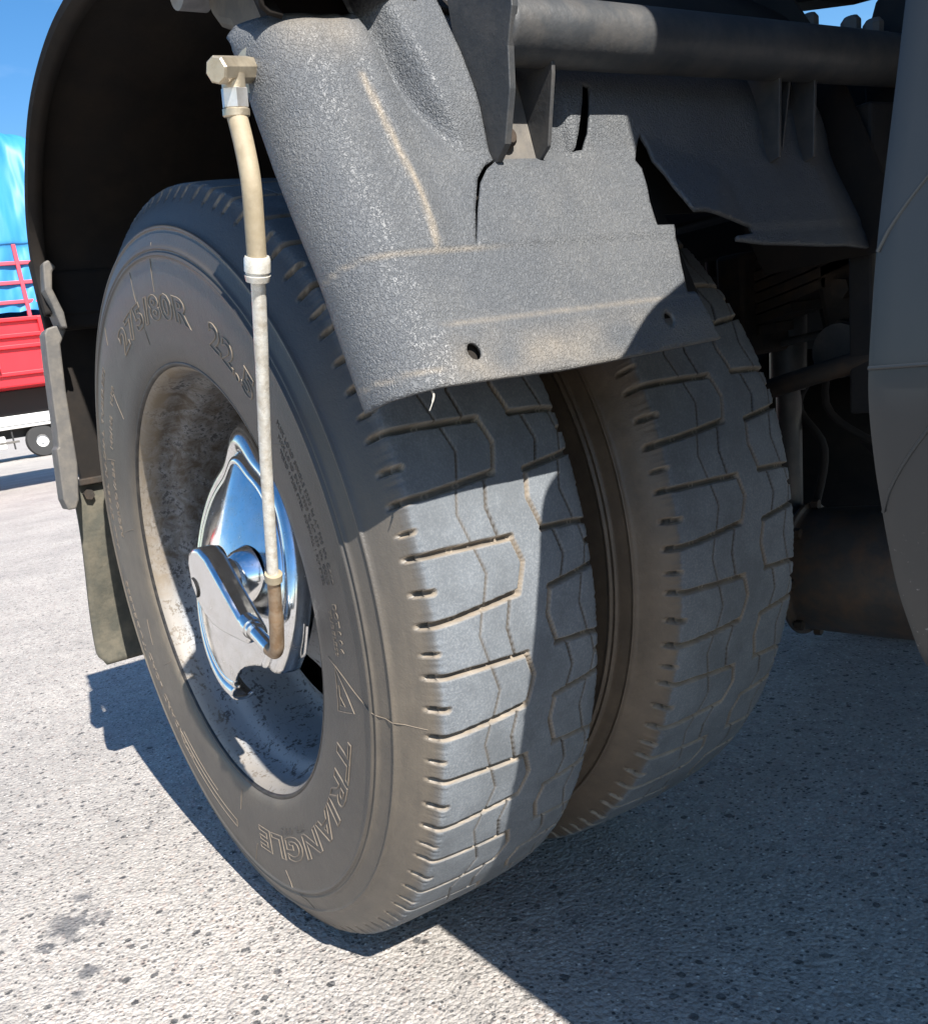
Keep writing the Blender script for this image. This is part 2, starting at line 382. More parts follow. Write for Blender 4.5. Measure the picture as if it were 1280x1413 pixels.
# --- tyre: carcass and tread cut from one pattern
T_MM = 115.2; W_MM = 202.2
def pattern_height(Y, S):
    """Y across the tread 0..202 mm, S along 0..T mm (S grows with angle); returns groove height (mm, <=0), dust 0..1"""
    k = T_MM / 13.333                          # mm per degree
    segs = []                                  # (x0,s0,x1,s1,halfwidth,depth)
    def add(pts, w, d):
        for (a, b), (c, e) in zip(pts[:-1], pts[1:]): segs.append((a, b * k, c, e * k, w, d))
    # left half (angles relative to the horizontal groove at 0 deg)
    add([(-6, .25), (35, .1), (85, -.1), (102, -.15)], 2.6, 7)
    add([(102, -.3), (110, -3.1), (100, -6.3)], 1.7, 6)
    add([(99, -6.3), (59, -6.75), (24, -7.1), (-6, -7.2)], 2.9, 7.5)
    add([(88, -6.7), (81, -9.8), (87, -13.2)], 1.1, 4)
    add([(58, -.3), (66, -3.3), (57, -6.6)], .75, 3)
    add([(54, -7.2), (48, -9.8), (56, -13.1)], .6, 2.5)
    add([(-6, -3.6), (6, -3.7)], 2.8, 7)
    add([(-6, -10.4), (1, -10.4)], 2.2, 5)
    # right half, point-mirrored
    add([(217, -.9), (184, -.35), (141, -.15)], 2.4, 7)
    add([(139, -6.6), (132, -9.8), (141, -13.1)], 1.7, 6)
    add([(217, -5.4), (184, -6.0), (138, -6.7)], 2.6, 7.5)
    add([(155, -.5), (163, -3.6), (154, -6.3)], 1.1, 4)
    add([(184, -6.4), (176, -9.6), (185, -13.3)], .75, 3)
    add([(190, -.6), (195, -3.2), (189, -5.7)], .6, 2.5)
    add([(217, -2.9), (197, -3.0)], 2.8, 5)
    add([(217, -9.8), (203, -9.8)], 2.0, 4)
    H = np.zeros_like(Y); D = np.zeros_like(Y)
    for (x0, s0, x1, s1, w, d) in segs:
        for off in (-T_MM, 0, T_MM, 2 * T_MM):
            ax, ay = x0, s0 + off; bx, by = x1, s1 + off
            vx, vy = bx - ax, by - ay; L = vx * vx + vy * vy
            t = np.clip(((Y - ax) * vx + (S - ay) * vy) / L, 0, 1)
            dist = np.hypot(Y - ax - t * vx, S - ay - t * vy)
            u = np.clip((w + .95 - dist) / 1.7, 0, 1); u = u * u * (3 - 2 * u)
            H = np.minimum(H, -d * u)
            g = np.clip((w + 1.8 - dist) / 1.5, 0, 1) * (1 - .70 * np.clip((w + .1 - dist) / 1.3, 0, 1))
            D = np.maximum(D, g * (1.0 if w > 1.2 else .22))
    return H, D
# cross-section of the outside of the tyre: (y mm from the outer shoulder, radius m), mirrored for the inside
Y0 = .0166
side = [(-.0125, .2965), (-.020, .3000), (-.0255, .308), (-.0290, .322), (-.0310, .338), (-.0330, .352), (-.0345, .368), (-.0362, .388), (-.0366, .404), (-.0362, .418),
        (-.0366, .4235), (-.0381, .4250), (-.0383, .4268), (-.0358, .4285), (-.0350, .4305), (-.0362, .4320), (-.0366, .4338), (-.0338, .4358), (-.0318, .4420), (-.0292, .4500),
        (-.0290, .4525), (-.0300, .4540), (-.0298, .4556), (-.0262, .4572), (-.0218, .4640), (-.0172, .4720), (-.0122, .4800), (-.0070, .4875), (-.0022, .4945)]
side = smoothprof(side, 2)
NT = 140
TW = W_MM / 1000
treadY = np.linspace(0, TW, NT)
cells = 90; reps = 27; NA = cells * reps
def tread_r(y):
    u = np.abs((y - TW / 2) / (TW / 2)); return .5035 - .0038 * u ** 2.2 - .0018 * np.clip((u - .95) / .05, 0, 1) ** 2
prof = [(a, b) for a, b in side]
full = [(a, b, 0) for a, b in prof] + [(float(y), float(tread_r(y)), 1) for y in treadY] + [(TW - a, b, 0) for a, b in prof[::-1]]
full = np.array(full); NP = len(full)
def build_tyre_mesh():
    Ymm = np.repeat(full[None, :, 0] * 1000, cells, 0)
    S = np.repeat((np.arange(cells) * T_MM / cells)[:, None], NP, 1) - T_MM
    H, D = pattern_height(Ymm, S)
    rad = full[:, 1][None, :].repeat(cells, 0)
    ont = full[:, 2][None, :].repeat(cells, 0)
    # shoulder notches fade out down the sidewall
    fade = np.where(ont > 0, 1, np.clip((rad - .474) / .010, 0, 1))
    H = H * fade; D = D * fade
    H = np.tile(H, (reps, 1)); D = np.tile(D, (reps, 1))
    ang = (np.arange(NA) * 2 * PI / NA)[:, None]
    r = np.tile(rad, (reps, 1)); y = np.tile(full[:, 0][None, :], (NA, 1))
    rng = np.random.RandomState(3)
    # worn, uneven rubber
    wob = .0007 * np.sin(ang * 5 + 1) + .0004 * np.sin(ang * 13 + y * 40)
    onT = np.tile(ont, (reps, 1))
    r2 = r + H / 1000 + wob * onT
    # chewed shoulder edge
    edge = np.exp(-((y - 0) / .006) ** 2) + np.exp(-((y - TW) / .006) ** 2)
    nz = rng.rand(NA, 1); nz = .5 * nz + .25 * np.roll(nz, 1, 0) + .25 * np.roll(nz, -1, 0)
    r2 = r2 - edge * .0022 * nz
    offT = 1 - onT; Hs = H / 1000 * offT * .9
    y = y - np.where(y < TW / 2, Hs, -Hs)
    X = r2 * np.cos(ang); Z = r2 * np.sin(ang)
    co = np.stack([X, y, Z], -1).reshape(-1, 3).astype(np.float32)
    i = np.arange(NA)[:, None]; j = np.arange(NP - 1)[None, :]; i2 = (i + 1) % NA
    q = np.stack([i * NP + j, i2 * NP + j, i2 * NP + j + 1, i * NP + j + 1], -1).reshape(-1, 4)
    me = bpy.data.meshes.new('tyre')
    me.vertices.add(len(co)); me.vertices.foreach_set('co', co.ravel())
    me.loops.add(q.size); me.loops.foreach_set('vertex_index', q.ravel().astype(np.int32))
    me.polygons.add(len(q)); me.polygons.foreach_set('loop_start', (np.arange(len(q)) * 4).astype(np.int32))
    me.polygons.foreach_set('use_smooth', np.ones(len(q), dtype=bool))
    me.update(calc_edges=True); me.validate()
    at = me.attributes.new('dust', 'FLOAT', 'POINT'); at.data.foreach_set('value', D.ravel().astype(np.float32))
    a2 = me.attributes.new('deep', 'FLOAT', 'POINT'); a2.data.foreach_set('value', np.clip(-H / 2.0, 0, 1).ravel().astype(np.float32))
    me.materials.append(RUB)
    return me
tyre_me = build_tyre_mesh()
def place_tyre(y, phase, label):
    o = bpy.data.objects.new('tyre', tyre_me); link(o, truck); o.location = (0, y, HZ); o.rotation_euler = (0, -R(phase), 0); o['label'] = label
    return o
tyre1 = place_tyre(Y0, 22.7, 'outer tyre with pale sunlit worn tread')
tyre2 = place_tyre(Y0 + .3304, 21.2 + 1.4, 'inner tyre in the shade with brown dried mud on its shoulder')

tyre2['mud'] = 1.0
# --- lettering on the outer sidewall
def sidewall_y(r):
    a = sorted([(b, c) for c, b in side]); return float(np.interp(r, [p[0] for p in a], [p[1] for p in a]))
def text_mesh(txt, size, outline=True, bev=.0007, bold=False, extrude=0.0):
    cu = bpy.data.curves.new('t', 'FONT'); cu.body = txt; cu.size = size; cu.align_x = 'LEFT'; cu.resolution_u = 3
    cu.space_character = 1.12
    if outline: cu.fill_mode = 'NONE'; cu.bevel_depth = bev; cu.bevel_resolution = 1; cu.offset = .0012 * size / .045 if bold else 0
    else: cu.extrude = extrude
    ob = bpy.data.objects.new('t', cu); C.objects.link(ob)
    dg = bpy.context.evaluated_depsgraph_get(); me = bpy.data.meshes.new_from_object(ob.evaluated_get(dg))
    v = np.array([tuple(q.co) for q in me.vertices]) if len(me.vertices) else np.zeros((0, 3)); f = [tuple(p.vertices) for p in me.polygons]
    C.objects.unlink(ob); bpy.data.objects.remove(ob); bpy.data.meshes.remove(me)
    return v, f
def letter_arc(name, txt, rbase, size, a0, a1, mt=LET, bev=.0009, bold=False, label=None, slant=0, outline=True):
    """text read from outside along the circle from angle a0 clockwise to a1 (degrees), letter tops outward"""
    v, f = text_mesh(txt, size, outline, bev, bold, .0006)
    x0, x1 = v[:, 0].min(), v[:, 0].max()
    u = (v[:, 0] - x0 + slant * v[:, 1]) / (x1 - x0)
    ang = np.radians(a0 + (a1 - a0) * u); rr = rbase + v[:, 1]
    yy = np.array([sidewall_y(float(q)) for q in rr]) - .0002 - v[:, 2]
    V = np.stack([rr * np.cos(ang), yy, rr * np.sin(ang)], -1)
    o = mk(name, V, f, mt, None, label=label); o.parent = tyre1
    o.matrix_parent_inverse = Matrix.Identity(4); o.rotation_euler = (0, R(22.7), 0)
    return o
letter_arc('lettering', 'TRIANGLE', .352, .044, -19, -88, bold=True, label='large outlined brand lettering')
letter_arc('lettering', '275/80R', .354, .040, 113, 68, bold=True, label='outlined tyre size marking')
letter_arc('lettering', '22.5', .354, .040, 60, 42, bold=True, label='outlined rim size marking')
letter_arc('lettering', 'ALL STEEL RADIAL TUBELESS', .398, .0135, 176, 128, bev=.0004)
letter_arc('lettering', 'REGROOVABLE   149/146   16PR', .365, .0125, 172, 128, bev=.0004)
letter_arc('lettering', 'TUBELESS', .398, .017, -158, -176, bev=.0005)
letter_arc('lettering', 'STANDARD LOAD', .385, .017, -126, -157, bev=.0005)
for k, s in enumerate(('MAX LOAD SINGLE 3250 kg AT 900 kPa COLD', 'MAX LOAD DUAL 3000 kg AT 830 kPa COLD', 'TREAD 4 PLIES STEEL  SIDEWALL 1 PLY STEEL')):
    letter_arc('lettering', s, .384 - k * .0115, .0085, 34 - k * 1.5, 8, LETD, bev=.00032)
letter_arc('lettering', 'DOT 0 0 6', .374, .012, 5, -3, bev=.0004)
letter_arc('lettering', 'TUBELESS', .360, .010, 4, -4, bev=.0004)
letter_arc('lettering', 'TR 695', .338, .013, -58, -74, LETD, bev=.0004)
# outlined triangle emblem before the name and the long outlined bar after it
def polar_line(name, segs, mt=LET, rad=.0006, label=None):
    parts = []
    for s in segs:
        pts = []
        for (r0, a0), (r1, a1) in zip(s[:-1], s[1:]):
            n = max(3, int(abs(a1 - a0) * .8) + 3)
            for k in range(n + 1):
                t = k / n; r_ = r0 + (r1 - r0) * t; a = R(a0 + (a1 - a0) * t)
                pts.append((r_ * math.cos(a), sidewall_y(r_) - .0002, r_ * math.sin(a)))
        parts.append(tubeg([p for i, p in enumerate(pts) if i == 0 or p != pts[i - 1]], rad, 6))
    o = mk(name, *join(parts), mt, None, label=label); o.parent = tyre1; o.rotation_euler = (0, R(22.7), 0)
    return o
polar_line('emblem', [[(.353, -15), (.393, -12.2), (.353, -6.5), (.353, -15)], [(.358, -13.4), (.372, -12.6), (.360, -11.6), (.358, -9.6)], [(.36, -13.2), (.36, -9.4)]], label='small outlined triangle emblem')
polar_line('outlined_bar', [[(.392, -101), (.398, -132), (.386, -134), (.380, -101), (.392, -101)]])
polar_line('mould_hair', [[(.372, -112), (.376, -133)]])
# moulding hairs and flash lines across the sidewall
for hair in [[(.318, -98), (.352, -98.5)], [(.40, -76), (.424, -75)], [(.428, -72), (.452, -70)], [(.335, -5.4), (.375, -7.2), (.424, -9.8), (.455, -10.0), (.485, -10.2)], [(.385, -90), (.421, -93)],
    [(.305, 38), (.385, 30)], [(.33, 96), (.42, 95)], [(.385, 84), (.44, 83)], [(.36, 150), (.39, 152)], [(.33, 133), (.365, 130)], [(.35, -165), (.36, -158)], [(.32, 168), (.352, 170)], [(.40, 120), (.42, 118)], [(.30, -150), (.34, -151)]]:
    polar_line('mould_hair', [hair], rad=.0005)
# --- wheel rim: lip, barrel, disc with hand holes
def placed_lathe(name, prof, n, mt, dy=0, closed=False, label=None, parent=truck, sm=True):
    v, f = latheg(prof, n, 0, 0, closed)
    o = mk(name, v, f, mt, parent, sm, label); o.location = (0, dy, HZ); return o
def rim(dy, flip=False):
    P = [(-.0015, .2955), (-.0045, .2975), (-.0050, .3010), (-.0015, .3035), (.004, .3030), (.012, .300), (.020, .300)]
    s = -1 if flip else 1
    lip = placed_lathe('rim_lip', [(s * a, b) for a, b in smoothprof(P, 3)], 144, FLANGE, dy)
    Bp = [(-.0012, .2955), (.004, .2915), (.012, .2890), (.030, .2870), (.048, .2835), (.058, .2760), (.070, .2700), (.105, .2670), (.135, .264), (.15, .2600), (.16, .2480), (.156, .235), (.146, .215)]
    barrel = placed_lathe('rim_barrel', [(s * a, b) for a, b in smoothprof(Bp, 3)], 144, RIM, dy)
    lip.parent = barrel; lip.location = (0, 0, 0)
    return barrel
b1 = rim(0)
b2 = rim(Y0 + .3304 + TW + Y0, True)
# disc with hand holes
def holes_disc(name, prof, n, holes, mt, sm=True, parent=truck, rf=1.0):
    """lathe whose surface is cut by round holes given in the x-z plane; vertices near a rim are pulled onto it"""
    v, f = latheg(prof, n)
    v = [list(p) for p in v]; keep = []
    out = set()
    for q in f:
        cx = sum(v[i][0] for i in q) / 4; cz = sum(v[i][2] for i in q) / 4
        if any(((cx - hx) ** 2 + (cz - hz) ** 2) < hr * hr for hx, hz, hr in holes): out.update(q)
        else: keep.append(q)
    used = set(i for q in keep for i in q)
    for i in used & out:
        for hx, hz, hr in holes:
            d = math.hypot(v[i][0] - hx, v[i][2] - hz)
            if d < hr * 1.25:
                v[i][0] = hx + (v[i][0] - hx) / d * hr; v[i][2] = hz + (v[i][2] - hz) / d * hr
    mp = {j: k for k, j in enumerate(sorted(used))}
    o = mk(name, [v[j] for j in sorted(used)], [tuple(mp[j] for j in q) for q in keep], mt, parent, sm, sharp=60)
    o.location = (0, 0, HZ)
    md = o.modifiers.new('solid', 'SOLIDIFY'); md.thickness = .006; md.offset = 1
    return o
HH = [(.2 * math.cos(R(a)), .2 * math.sin(R(a)), .066) for a in (-64, 8, 80, 152, 224)]
dp = [(.147, .225)] + [(.147 - .075 * t, .225 - .145 * t ** .8) for t in np.linspace(.02, 1, 40)]
disc = holes_disc('rim_disc', dp, 200, [(-.040, -.165, .085), (.17, -.11, .05), (.19, .09, .05)], RIM)
# --- chrome hub cover: shallow dome with a stepped edge, cut away round the hand hole
cp = smoothprof([(.070, .168), (.060, .171), (.047, .169), (.041, .165), (.0395, .160), (.042, .1555), (.0455, .153), (.0445, .149), (.0395, .146), (.0365, .1445), (.0375, .141), (.0355, .136), (.030, .122), (.0235, .103), (.018, .084), (.0135, .066), (.011, .052)], 8)
hub = holes_disc('hub_cover', cp, 220, [(.10, -.222, .122)], CHROME)
for vtx in hub.data.vertices:                 # pressed with a pointed lobe at the top and a face leaning back
    x, y, z = vtx.co; rr = math.hypot(x, z); a = math.degrees(math.atan2(z, x))
    if rr > 1e-4:
        k = 1 + .22 * math.exp(-((a - 93) / 12) ** 2) * min(1, rr / .17) ** 3
        vtx.co.x = x * k; vtx.co.z = z * k
    vtx.co.y = y + .24 * (z + .01)
hub['label'] = 'polished chrome dome over the hub'
hub.location.x -= .024
# rolled chrome edge of the hand hole and the dark pocket behind it
pts = [(.10 + .123 * math.cos(a), .052 + .018 * max(0, math.hypot(.10 + .123 * math.cos(a), -.222 + .123 * math.sin(a)) - .15) / .04, -.222 + .123 * math.sin(a)) for a in np.linspace(R(58), R(158), 40)]
# small wire bracket on the cover
wp = spline([(.138, .044, -.048), (.133, .046, -.070), (.126, .047, -.088), (.136, .047, -.092), (.158, .048, -.086), (.168, .050, -.066), (.176, .052, -.044)], 6)
mk('wire_clip', *tubeg(wp, .0022, 8), CHROME, hub)

# --- rotary arm of the inflation line and its fitting
arm_poly = [(.012, .552), (.022, .564), (.040, .571), (.060, .572), (.082, .562), (.172, .480), (.176, .470), (.168, .462), (.140, .463), (.112, .464), (.085, .466), (.060, .470), (.038, .480), (.020, .496), (.008, .520)]
arm = mk('rotary_arm', *prismg(arm_poly, 1, -.040, -.010), CHROME, truck, True, 'chrome teardrop arm bolted over the hub centre', sharp=30); bevel(arm, .006, 4, 30)
mk('arm_neck', *latheg([(-.014, .030), (.004, .030), (.010, .036), (.030, .042)], 48), CHROME, arm).location = (.052, 0, .520)
slot = [(.022, -.0405, .530), (.030, -.0412, .526), (.034, -.0412, .516), (.030, -.0412, .507), (.026, -.0405, .505)]
mk('stamped_mark', *tubeg(spline(slot, 5), .0014, 6), BLACK, arm)
ax = Vector((.166, -.033, .490)); bx = Vector((.240, -.039, .470)); dv = (bx - ax).normalized()
mk('hose_fitting', *tubeg([ax, ax + dv * .012, ax + dv * .0121, ax + dv * .022, ax + dv * .0221, ax + dv * .030, ax + dv * .0301, bx], [.0115, .0115, .013, .013, .0115, .0115, .0088, .0088], 24), CHROME, arm)
# --- air hose
top = Vector((.455, -.060, .985))
def px_hose():
    return [(.433, -.060, .968), (.434, -.060, .963), (.442, -.062, .939), (.447, -.064, .911), (.440, -.064, .880), (.430, -.063, .850)]
hose = mk('air_hose', *tubeg(spline(px_hose(), 8), .0083, 20), HOSE, truck, label='beige rubber upper hose')
low = [(.430, -.063, .850), (.394, -.058, .774), (.356, -.053, .696), (.319, -.048, .608), (.301, -.046, .560)]
mk('lower_hose', *tubeg(spline(low, 8), [.0064] * 8 + [.0061] * 25, 20), HOSE2, hose, label='whitened thinner lower hose')
el = [(.303, -.046, .563), (.283, -.043, .516), (.269, -.041, .488), (.262, -.040, .476), (.250, -.039, .468), (.236, -.039, .471)]
mk('elbow', *tubeg(spline(el, 6), [.0072] * 6 + [.0082] * 25, 20), simple('stained_brass_elbow', (.26, .17, .10), .5, .5, .4, 60, dust=(.4, .33, .25), dustamt=.6), hose)
mk('hose_clip', *tubeg([(.305, -.0462, .567), (.301, -.0458, .559)], .0094, 20), HOSE, hose)
d = Vector((-.028, 0, -.070)).normalized(); q = Vector((.4325, -.063, .857))
mk('crimp_ferrule', *tubeg([q, q + d * .002, q + d * .012, q + d * .0125, q + d * .0145, q + d * .015, q + d * .020], [.0102, .0112, .0112, .0100, .0100, .0112, .0100], 24), HOSE2, hose)
# top connector: hex body, nut and collar
def hexg(p0, p1, r, rot=0):
    return tubeg([p0, Vector(p0).lerp(p1, .04), Vector(p0).lerp(p1, .96), p1], [r * .93, r, r, r * .93], 6)
F0 = Vector((.452, -.080, .989)); F1 = Vector((.424, -.036, 1.000))
tm = mk('top_fitting', *tubeg([F0, F0 + (F1 - F0) * .03, F0 + (F1 - F0) * .97, F1], [.0085, .0098, .0098, .0086], 8), BRASS, hose, False)
mk('washer', *tubeg([F1, F1 + Vector((-.002, .004, 0))], .0165, 28), BRASS, hose)
n0 = Vector((.438, -.060, .985)); n1 = Vector((.4335, -.060, .964))
mk('hex_nut', *hexg(n0.lerp(n1, .15), n0.lerp(n1, .80), .0110), simple('bright_hex_nut', (.7, .69, .68), .35, .8, .2, 60, dust=(.5, .45, .36), dustamt=.5), hose, False)
mk('collar', *tubeg([n0.lerp(n1, .80), n0.lerp(n1, .84), n0.lerp(n1, 1.05), n0.lerp(n1, 1.1)], [.0100, .0110, .0110, .0100], 24), BRASS, hose)
mk('fitting_stem', *tubeg([n0 + Vector((.001, 0, .006)), n0.lerp(n1, .2)], .0095, 20), BRASS, hose)

# ------------------------------------------------------------------ fender
ZX = ([.60, .70, .72, .82, .92, 1.0, 1.04, 1.1], [.63, .598, .592, .552, .505, .475, .455, .42])
def X0(z): return float(np.interp(z, *ZX))
TONG = [(.3205, .9335), (.355, .921), (.392, .907), (.419, .898), (.4285, .8365), (.40, .830), (.31, .845), (.318, .90)]
CREASE = [(.3205, .9335), (.392, .907), (.419, .898), (.4285, .8365)]
def panel_pt(s, z, relief=True):
    """s runs across the panel: y for s > .02, then wraps round the outer corner"""
    Rr = .058
    if s >= .02: y = s; dx = 0
    else:
        th = (.02 - s) / Rr
        if th < PI / 2: y = .02 - Rr * math.sin(th); dx = -Rr * (1 - math.cos(th))
        else: y = .02 - Rr; dx = -Rr - (th - PI / 2) * Rr
    h = 0
    if relief:
        # raised long ridge and fold valley of the moulding
        sr = .031 + (.984 - z) * .06
        h += .004 * math.exp(-((s - .045) / .012) ** 2) * sst(.83, .86, z)
        sv = float(np.interp(z, [.90, .922, .958, 1.001, 1.04], [.099, .087, .073, .066, .060]))
        dpt = .020 * sst(.895, .99, z)
        h -= dpt * math.exp(-((s - sv - .006) / .010) ** 2)
        h += .010 * sst(.90, .97, z) * sst(sv + .006, sv + .026, s)
        h += -.0022 * sst(.838, .832, z) * sst(-.09, -.02, s)          # step at the seam
        h += .0030 * sst(.779, .775, z) * sst(.008, .014, s)           # hem band
        # top edge curls over
        c = sst(1.015, 1.04, z); h -= .020 * c * c * sst(.06, .05, s)
        h += .0012 * mnoise.noise(Vector((s * 14, z * 14, 3)))
        # pocket behind the first bracket
        h -= .010 * sst(.132, .140, s) * sst(.236, .228, s) * sst(.906, .914, z)
    if inpoly((s, z), TONG):                                       # torn tongue bent outwards
        d_ = 9
        for (a0, b0), (a1, b1) in zip(CREASE[:-1], CREASE[1:]):
            vx, vy = a1 - a0, b1 - b0; t = min(1, max(0, ((s - a0) * vx + (z - b0) * vy) / (vx * vx + vy * vy)))
            d_ = min(d_, math.hypot(s - a0 - t * vx, z - b0 - t * vy))
        h += min(.018, .28 * d_)
    if s > .575: dx -= .25 * (s - .575)
    return Vector((X0(z) + dx + h, y, z))
def inpoly(P, poly):
    x, y = P; c = False; n = len(poly)
    for i in range(n):
        x0, y0 = poly[i]; x1, y1 = poly[i - 1]
        if (y0 > y) != (y1 > y) and x < (x1 - x0) * (y - y0) / (y1 - y0) + x0: c = not c
    return c
def densify(poly, step, closed=True, jit=0):
    out = []; n = len(poly)
    for i in range(n if closed else n - 1):
        a = poly[i]; b = poly[(i + 1) % n]; L = math.hypot(b[0] - a[0], b[1] - a[1]); k = max(1, int(L / step))
        for j in range(k):
            t = j / k; jx = random.uniform(-jit, jit) if j else 0; out.append((a[0] + (b[0] - a[0]) * t + jx, a[1] + (b[1] - a[1]) * t + (random.uniform(-jit, jit) if j else 0)))
    if not closed: out.append(poly[-1])
    return out
def sheet(name, outer, holes, mapf, mt, parent, step=.005, thick=.004, label=None, dustf=None, bstep=.004):
    pts = []; edges = []; dom = [densify(outer, bstep)] + [densify(h, bstep * .6) for h in holes]
    for lp in dom:
        k = len(pts); pts += lp; edges += [(k + i, k + (i + 1) % len(lp)) for i in range(len(lp))]
    xs = [p[0] for p in outer]; zs = [p[1] for p in outer]
    bnd = np.array(pts)
    for gx in np.arange(min(xs), max(xs), step):
        for gz in np.arange(min(zs), max(zs), step):
            p = (gx + random.uniform(-1, 1) * step * .08, gz + random.uniform(-1, 1) * step * .08)
            if inpoly(p, outer) and not any(inpoly(p, h) for h in holes) and np.min(np.hypot(bnd[:, 0] - p[0], bnd[:, 1] - p[1])) > step * .5: pts.append(p)
    r = geometry.delaunay_2d_cdt([Vector(p) for p in pts], edges, [], 0, 1e-6)
    vs, fs = r[0], r[2]; F = []
    for f in fs:
        c = (sum(vs[i].x for i in f) / 3, sum(vs[i].y for i in f) / 3)
        if inpoly(c, outer) and not any(inpoly(c, h) for h in holes): F.append(tuple(f))
    used = sorted(set(i for f in F for i in f)); mp = {j: k for k, j in enumerate(used)}
    V = [mapf(vs[j].x, vs[j].y) for j in used]; F = [tuple(mp[i] for i in f) for f in F]
    me = bpy.data.meshes.new(name); me.from_pydata([tuple(p) for p in V], [], F); me.update()
    bm = bmesh.new(); bm.from_mesh(me); bmesh.ops.recalc_face_normals(bm, faces=bm.faces)
    bm.faces.ensure_lookup_table()
    if sum(f.normal.x for f in bm.faces) < 0:
        bmesh.ops.reverse_faces(bm, faces=bm.faces)
    for fc in bm.faces: fc.smooth = True
    bm.to_mesh(me); bm.free()
    at = me.attributes.new('dust', 'FLOAT', 'POINT')
    at.data.foreach_set('value', [dustf(vs[j].x, vs[j].y) if dustf else 0.0 for j in used])
    me.materials.append(mt)
    o = bpy.data.objects.new(name, me); link(o, parent)
    md = o.modifiers.new('solid', 'SOLIDIFY'); md.thickness = thick; md.offset = -1
    if label: o['label'] = label
    return o
def circ(cx, cz, rx, rz, n=20): return [(cx + rx * math.cos(2 * PI * i / n), cz + rz * math.sin(2 * PI * i / n)) for i in range(n)]
# rear arch shell first (dark inside seen from below), it parents the other moulded pieces
arch_xz = spline([(-.475, 0, .930), (-.482, 0, 1.0), (-.445, 0, 1.070), (-.365, 0, 1.135), (-.262, 0, 1.185), (-.120, 0, 1.212), (.02, 0, 1.212), (.17, 0, 1.19), (.30, 0, 1.145), (.41, 0, 1.075), (.452, 0, 1.035)], 8)
def arch():
    V, F = [], []; ys = [-.012, -.024, -.031, -.033, -.028, -.012, .02, .08, .16, .24, .32, .40, .48, .56, .64]
    offs = [-.006, -.004, 0, .006, .012, .015, .016, .016, .006, .016, .016, .006, .016, .016, .016]
    n = len(ys)
    for i, p in enumerate(arch_xz):
        t = (arch_xz[min(i + 1, len(arch_xz) - 1)] - arch_xz[max(i - 1, 0)]).normalized(); nn = Vector((-t.z, 0, t.x))
        for y, of in zip(ys, offs): V.append(p + nn * of + Vector((0, y, 0)))
    for i in range(len(arch_xz) - 1):
        for j in range(n - 1): F.append((i * n + j, i * n + j + 1, (i + 1) * n + j + 1, (i + 1) * n + j))
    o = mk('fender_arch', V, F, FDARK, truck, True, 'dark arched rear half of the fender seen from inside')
    md = o.modifiers.new('solid', 'SOLIDIFY'); md.thickness = .004; md.offset = 0
    return o
arch()
# front fender panel with missing bite, bolt holes and split
SL = -.079
outer = [(SL, .7195), (-.070, .7205), (-.060, .7230), (-.045, .7265), (-.020, .7300), (.0, .732), (.06, .7315), (.12, .730), (.172, .731), (.245, .733), (.319, .735),
         (.316, .745), (.315, .760), (.312, .770), (.311, .780), (.3015, .7805), (.304, .792), (.307, .806), (.312, .822), (.318, .8435), (.2955, .8440), (.300, .866), (.306, .882), (.3095, .899), (.305, .907), (.311, .917), (.3165, .926), (.321, .9325),
         (.3240, .9250), (.3255, .918), (.3225, .906), (.3265, .892), (.3262, .877), (.3300, .858), (.333, .853), (.350, .853), (.368, .849), (.400, .843), (.4275, .8372), (.4300, .8300), (.402, .8285), (.401, .825), (.442, .819), (.534, .812), (.640, .807),
         (.652, .83), (.658, .88), (.652, .92), (.636, .96), (.620, .99), (.60, 1.06), (.06, 1.06), (.058, 1.040), (.0, 1.040), (-.045, 1.040), (-.064, 1.034), (SL + .003, 1.022), (SL, 1.005)]
crack = [(.0805, .8370), (.0970, .866), (.1120, .890), (.1240, .901), (.1370, .908), (.1385, .9105), (.1225, .9040), (.1095, .893), (.0945, .868), (.0795, .838)]
def fdust(s, z):
    v = .6 * math.exp(-((s - (.031 + (.984 - z) * .06 if False else float(np.interp(z, [.835, .886, .928, .984], [.040, .044, .039, .031])))) / .0026) ** 2) * sst(.832, .845, z) * sst(.985, .975, z)
    v += .32 * sst(.790, .735, z) * sst(-.02, .03, s) * (.5 + mnoise.noise(Vector((s * 30, z * 30, 0))))
    v += .32 * math.exp(-((z - .778) / .0015) ** 2) * sst(.01, .03, s)
    v += .28 * sst(.98, 1.03, z) * sst(-.05, .0, s) * sst(.06, .03, s)
    zs = .835 if s > .0 else .835 - 2.4 * s * s
    v += .32 * math.exp(-((z - zs) / .0015) ** 2) * sst(.13, .06, s)
    zh = .7445 if s > .0 else .7445 - 1.6 * s * s
    v += .35 * math.exp(-((z - zh) / .0015) ** 2) * sst(.012, .0, s)
    return min(1, max(0, v))
fender = sheet('fender_panel', outer, [circ(.037, .7545, .0068, .0068), circ(.262, .7590, .0062, .0062), crack, [(.232, .916), (.241, .931), (.252, .955), (.262, .976), (.269, .974), (.262, .953), (.254, .932), (.243, .917)]], panel_pt, FEND, truck, .0036, .0035, 'grainy black plastic front fender with a torn corner', fdust)  # last hole: slot cut to stand for the dark shadow beside the bracket
bevel(mk('hole_blocker', *prismg([(.573, .738), (.577, .738), (.564, .778), (.560, .778)], 1, .015, .070), FDARK, fender, False), .001)  # added plate, keeps sun through the bolt hole off the tread
mk('crack_blocker', *prismg([(.50, .86), (.497, .86), (.455, .95), (.40, 1.06), (.33, 1.15), (.335, 1.155), (.41, 1.062), (.462, .95)], 1, -.01, .645), FDARK, truck, False)  # added dark sheet, stops sky and sun coming through the crack
